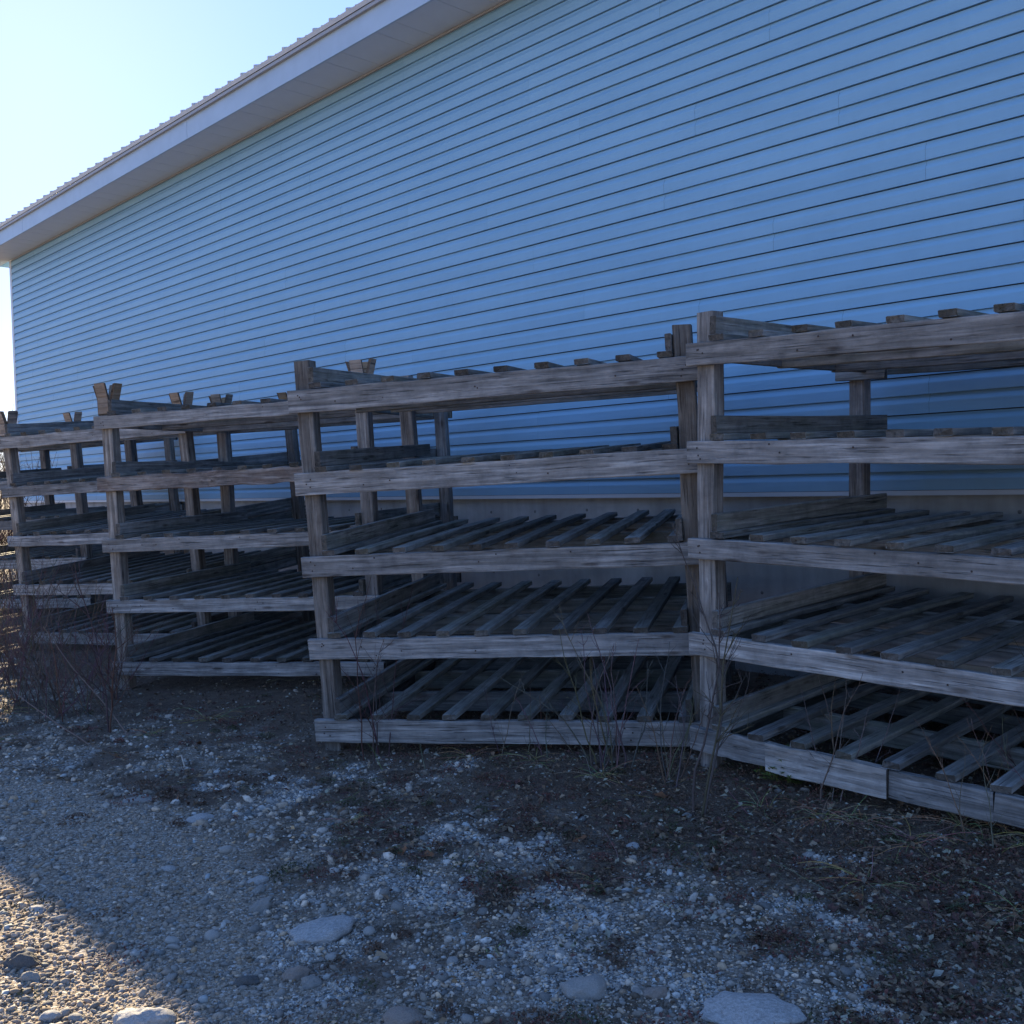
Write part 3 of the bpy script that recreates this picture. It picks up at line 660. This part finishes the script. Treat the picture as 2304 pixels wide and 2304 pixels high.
# single larger fallen leaves
def leaf_mesh(k):
    r = random.Random(k); pts = []
    for a in range(9):
        t = a/8*math.pi*2; rr = 1 + 0.28*math.cos(3*t+k)+r.uniform(-.15, .15); pts.append((math.cos(t)*rr, math.sin(t)*rr*.65, 0.18*math.sin(2*t+k)+r.uniform(-.08, .08)))
    v = [(0, 0, -0.05)] + pts[:8]; return mesh('fallen_leaf', v, [(0, 1+i, 1+(i+1) % 8) for i in range(8)], True)
M_LF = [simple('fallen_leaf_%s' % n_, c_, .75, .3, .3, 40) for n_, c_ in (('tan', (.22, .16, .10)), ('brown', (.12, .075, .045)), ('rust', (.17, .075, .035)))]
lms = []
for k in range(6):
    me = leaf_mesh(k); me.materials.append(M_LF[k % 3]); lms.append(me)
x, y = pick(1500, lambda a, w, l, x, y: 0.25*l + .02, ymin=2.8, ymax=6.8, p=1.6)
for i in range(min(130, len(x))):
    s = float(rng.uniform(.014, .034)); o = bpy.data.objects.new('fallen_leaf', lms[int(rng.integers(6))]); COL.objects.link(o); o.parent = ground
    o.location = (float(x[i]), float(y[i]), float(ground_h(x[i], y[i]))+.012); o.scale = (s, s, s); o.rotation_euler = (float(rng.normal(0, .35)), float(rng.normal(0, .35)), float(rng.uniform(0, 6.28)))

# ------------------------------------------------------------------ grass, shrubs, saplings
class Tubes:
    def __init__(s): s.v = []; s.f = []; s.c = []
    def add(s, pts, r0, r1, col, sides=4):
        pts = [Vector(p) for p in pts]; n = len(pts); b = len(s.v)
        for i, p in enumerate(pts):
            d = (pts[min(i+1, n-1)] - pts[max(i-1, 0)]).normalized(); a = d.orthogonal().normalized(); c = d.cross(a)
            r = r0 + (r1-r0)*i/(n-1)
            for k in range(sides):
                t = 2*math.pi*k/sides; s.v.append(p + (a*math.cos(t) + c*math.sin(t))*r); s.c.append(col)
        for i in range(n-1):
            for k in range(sides):
                a0 = b+i*sides+k; a1 = b+i*sides+(k+1) % sides; s.f.append((a0, a1, a1+sides, a0+sides))
    def build(s, name, m, parent=None):
        me = np_mesh(name, np.array([p[:] for p in s.v]), np.array(s.f), True, np.array(s.c)); return link(name, me, m, parent)
def wander(p, d, L, n, jit, up, r):
    pts = [Vector(p)]; d = Vector(d).normalized()
    for i in range(n):
        d = (d + Vector((r.gauss(0, jit), r.gauss(0, jit), r.gauss(0, jit)+up))).normalized(); pts.append(pts[-1] + d*(L/n))
    return pts
def shrub(name, label, cat, x, y, nst, h, spread, lean, col, r0=0.006, twigs=6, seed=0, sub=3, group=None, tl=0.4, base_r=0.06):
    r = random.Random(seed); z0 = float(ground_h(x, y))
    root = empty(name, (x, y, z0)); tag(root, label, cat, group)
    for s in range(nst):
        a = r.uniform(0, 6.28); b0 = Vector((math.cos(a)*r.uniform(0, base_r), math.sin(a)*r.uniform(0, base_r), -0.03))
        a2 = r.uniform(0, 6.28); d = Vector((math.cos(a2)*spread*r.uniform(.2, 1)+lean[0], math.sin(a2)*spread*r.uniform(.2, 1)+lean[1], 1))
        L = h*r.uniform(.65, 1.08); cc = [c_*r.uniform(.7, 1.3) for c_ in col]
        pts = wander(b0, d, L, 9, .10, .03, r); T = Tubes(); T.add(pts, r0*r.uniform(.7, 1.1), r0*.28, cc, 5); st = T.build('stem', M_TWIG, root)
        W = Tubes()
        for t in range(twigs):
            i = r.randrange(2, 9); p = pts[i]; dd = (pts[i]-pts[i-1]).normalized(); side = Vector((r.gauss(0, 1), r.gauss(0, 1), r.uniform(-.1, .6))).normalized()
            l1 = L*tl*r.uniform(.35, 1)*(1.15-i/11); q = wander(p, dd*.75+side*.8, l1, 5, .13, .05, r); W.add(q, r0*.42, r0*.14, cc, 4)
            for u in range(r.randrange(0, sub+1)):
                j = r.randrange(1, 5); s2 = Vector((r.gauss(0, 1), r.gauss(0, 1), r.uniform(-.1, .6))).normalized()
                W.add(wander(q[j], (q[j]-q[j-1]).normalized()*.8+s2*.8, l1*r.uniform(.2, .5), 3, .15, .04, r), r0*.24, r0*.11, cc, 3)
        if W.v: W.build('twigs', M_TWIG, st)['kind'] = 'stuff'
    return root
GREYB = (.11, .088, .074); REDB = (.115, .074, .066); TAN = (.22, .16, .10)
shrub('bare_sapling', 'tall leafless sapling with budded twigs growing against the parallel rack\'s corner post', 'sapling', 0.87, 4.90, 3, 1.55, .10, (0, .02), (.075, .055, .047), .0075, 12, 11, 3, tl=.34, base_r=.05)
shrub('bare_shrub', 'leafless fan of many upright stems in front of the plain-topped rack', 'shrub', 0.52, 5.72, 15, .95, .55, (-.05, -.05), GREYB, .0055, 5, 12, 2, tl=.35, base_r=.16)
shrub('bare_shrub', 'smaller sprawling leafless shrub between the fan of stems and the corner sapling', 'shrub', 0.80, 5.35, 8, .75, .7, (.05, -.05), GREYB, .0045, 6, 13, 2, base_r=.12)
shrub('bare_shrub', 'open leafless shrub with thin arching branches at the end of the plain-topped rack', 'shrub', -0.86, 6.22, 6, 1.15, .38, (.05, .05), (.065, .045, .04), .005, 7, 14, 3, tl=.5, base_r=.10)
shrub('bare_shrub', 'wispy leafless stems poking up before the broken bottom rail', 'shrub', 1.52, 4.98, 7, .80, .30, (.05, 0), GREYB, .004, 4, 15, 1, tl=.35, base_r=.22)
shrub('bare_shrub', 'thin tangled brown stems inside the bottom shelf of the parallel rack', 'shrub', 2.55, 4.70, 11, .95, .45, (-.1, .05), (.10, .07, .055), .0035, 6, 16, 2, base_r=.25)
shrub('bare_shrub', 'low thin leafless stems along the middle of the plain-topped rack\'s bottom rail', 'shrub', 0.0, 5.98, 9, .55, .5, (0, -.1), GREYB, .0035, 5, 18, 2, base_r=.35)
shrub('bare_shrub', 'sparse fine stems before the end board of the broken rail', 'shrub', 2.05, 4.55, 9, .6, .4, (0, 0), (.16, .12, .085), .003, 4, 19, 1, base_r=.30)
shrub('bare_sapling', 'slender leafless sapling standing before the corner post of the rack with the rotten rail', 'sapling', -2.79, 6.99, 2, 1.35, .07, (-.03, 0), (.09, .06, .05), .009, 12, 17, 3, tl=.45, base_r=.04)
th = [(-3.35, 7.55, 26, 1.05), (-3.85, 8.1, 26, 1.25), (-4.35, 8.7, 24, 1.35), (-4.6, 9.4, 22, 1.3), (-3.3, 8.25, 18, .9), (-4.0, 7.6, 20, .9)]
TL = ['reddish leafless bramble at the thicket edge beside the slender sapling', 'dense reddish bramble between the thicket edge and the flared-top rack', 'tall reddish bramble in the middle of the thicket',
      'reddish bramble at the back of the thicket against the lower rails', 'low reddish bramble tucked in front of the rotten-railed rack', 'short sprawling reddish bramble at the open, grassy side of the thicket']
for k, (x, y, ns, h) in enumerate(th):
    shrub('bramble_thicket', TL[k], 'bramble', x, y, ns, h, .8, (.05, -.02), REDB, .0042, 7, 30+k, 3, 'reddish brambles in the thicket', tl=.5, base_r=.28)
shrub('bramble_thicket', 'dry straw-brown bramble catching the sun past the thicket', 'bramble', -4.95, 8.95, 24, 1.2, .8, (0, 0), TAN, .0042, 8, 41, 3, None, tl=.5, base_r=.3)
shrub('bramble_thicket', 'tall tangled dry brush past the building corner', 'bramble', -10.55, 21.6, 30, 3.6, .35, (0, 0), (.12, .085, .06), .014, 12, 42, 3, None, tl=.45, base_r=.8)
shrub('bramble_thicket', 'dense dry brush behind the last rack by the building corner', 'bramble', -8.35, 16.6, 40, 2.5, .45, (0, 0), (.12, .085, .06), .009, 12, 43, 3, None, tl=.5, base_r=.6)
# leaning dead canes before the thicket
for k, (x, y, dx, dy, dz, L, lab) in enumerate(((-2.62, 6.85, -.72, .55, .62, 1.25, 'long pale dead cane leaning left over the bramble thicket'), (-2.75, 6.55, -.85, .25, .42, .95, 'shorter dead cane leaning low over the dark litter'))):
    T = Tubes(); T.add(wander((0, 0, -.02), (dx, dy, dz), L, 8, .05, -.01, random.Random(k+70)), .005, .002, (.17, .12, .10), 5)
    o = T.build('dead_cane', M_TWIG); o.location = (x, y, float(ground_h(x, y))); tag(o, lab, 'cane')
T = Tubes(); T.add([(0, 0, .015), (.06, -.1, .05), (.13, -.26, .02)], .006, .004, (.42, .36, .29), 5)
o = T.build('bleached_stick', M_TWIG); o.location = (-2.1, 6.22, float(ground_h(-2.1, 6.2))); tag(o, 'short bleached stick lying on the dark litter', 'stick')

def tuft(x, y, n, L, seed, label, col=(.30, .24, .13), flop=.9, group='dry grass tufts on the yard'):
    r = random.Random(seed); T = Tubes(); z0 = float(ground_h(x, y))
    for i in range(n):
        a = r.uniform(0, 6.28); l = L*r.uniform(.4, 1); c = [k*r.uniform(.6, 1.35) for k in col]
        d = Vector((math.cos(a)*flop, math.sin(a)*flop, r.uniform(.25, 1))).normalized(); p = Vector((r.gauss(0, .02), r.gauss(0, .02), -.01)); pts = [p]
        for k in range(5):
            d = (d + Vector((r.gauss(0, .10), r.gauss(0, .10), -.20))).normalized(); q = pts[-1] + d*(l/5); q.z = max(q.z, .004+.006*r.random()); pts.append(q)
        T.add(pts, .0018, .0007, c, 3)
    o = T.build('grass_tuft', M_TWIG); o.location = (x, y, z0); tag(o, label, 'grass', group)
GL = ['small star of yellow dry grass alone on bare gravel', 'spidery dry grass tuft under the patched joint of the broken rail', 'dry grass clump beside the spidery tuft under the broken rail', 'dry grass clump lying on dark soil before the broken rail',
      'flattened dry grass tuft among the white lichen streaks', 'large curled dry grass clump below the end board of the broken rail', 'pale dry grass tuft before the bottom rail of the rotten-railed rack', 'dry grass tuft beside the slender sapling',
      'dry grass with one long bent stalk on mossy ground', 'dry grass tuft beside the yellow-green fir seedling', 'few thin bent stalks arching over white lichen', 'tiny yellowish grass tuft beside the blue-grey domed stone',
      'sunlit straw-coloured grass clump at the edge of the thicket', 'straw-coloured grass clump on the open side of the thicket', 'dry grass tuft under the middle of the plain-topped rack\'s bottom rail', 'wispy dry grass tuft between the arching shrub and the fan of stems',
      'dry grass at the foot of the fan of upright stems', 'dry grass clump at the broken rail\'s far end']
for k, (x, y, n, L) in enumerate(((-.85, 4.96, 26, .17), (1.44, 4.75, 34, .34), (1.56, 4.68, 30, .30), (1.72, 4.42, 24, .34), (1.40, 4.07, 26, .30), (2.0, 4.58, 36, .36), (-2.24, 7.40, 34, .34), (-2.5, 6.9, 22, .25), (1.85, 3.75, 16, .34), (1.18, 4.95, 22, .26), (.32, 4.16, 8, .22), (-.1, 3.5, 22, .07), (-3.9, 7.62, 40, .30), (-3.5, 6.75, 36, .26), (.1, 5.9, 24, .3), (-.3, 6.1, 20, .25), (.45, 5.55, 26, .34), (2.3, 4.3, 30, .34))):
    tuft(x, y, n, L, 200+k, GL[k])
# thin scattered grass stalks and twigs lying about
T = Tubes(); r = random.Random(5)
xs, ys = pick(2600, lambda a, w, l, x, y: .5*l, ymin=3.4, ymax=9, p=1.3)
for x, y in zip(xs, ys):
    z = float(ground_h(x, y)); a = r.uniform(0, 6.28); l = r.uniform(.06, .28); up = r.uniform(-.02, .55) if r.random() < .5 else 0.03
    c = [k*r.uniform(.5, 1.3) for k in ((.20, .16, .10) if r.random() < .6 else (.10, .07, .05))]
    T.add(wander((x, y, z+.008), (math.cos(a), math.sin(a), up), l, 4, .12, 0, r), .0016, .0008, c, 3)
tag(T.build('stalk_litter', M_TWIG), 'thin dry stalks and twigs scattered over the litter', 'stalks', None, 'stuff')

M_FIR = attr_mat('fir_needles', .6, .3, 60, 0, .2)
def fir(x, y, h, rad, seed, label, col):
    r = random.Random(seed); root = empty('fir_seedling', (x, y, float(ground_h(x, y)))); tag(root, label, 'fir seedling')
    T = Tubes(); T.add([(0, 0, -.03), (.005, 0, h*.5), (0, .01, h)], .007, .002, (.07, .05, .035), 5)
    px, py, pz, ln, yw, pt, cl = [], [], [], [], [], [], []
    for k in range(64):
        t = k/64; z = h*(.06+.92*t); a = k*2.4+r.uniform(-.3, .3); R = rad*(1-t*.8)*r.uniform(.45, 1.1)
        e = Vector((math.cos(a)*R, math.sin(a)*R, z+R*.15)); T.add([(0, 0, z), e*.5+Vector((0, 0, z*.5)), e], .0025, .001, (.06, .05, .03), 3)
        for j in range(60):
            f = r.uniform(.15, 1); p = Vector((0, 0, z)).lerp(e, f); px.append(p.x+r.gauss(0, .004)); py.append(p.y+r.gauss(0, .004)); pz.append(p.z+r.gauss(0, .003))
            ln.append(r.uniform(.02, .04)); yw.append(a+r.choice((-1, 1))*r.uniform(.5, 1.3)); pt.append(r.gauss(.1, .3)); cl.append([c_*r.uniform(.6, 1.4) for c_ in col])
    T.build('trunk', M_TWIG, root); A = np.array; ln = A(ln)
    link('crown', scatter_quads('crown', A(px), A(py), A(pz), ln, ln*.24, A(yw), A(pt), A(pt)*0, A(cl), .1), M_FIR, root)
fir(1.40, 5.22, .20, .20, 1, 'small yellow-green fir seedling under the broken bottom rail', (.13, .15, .04))
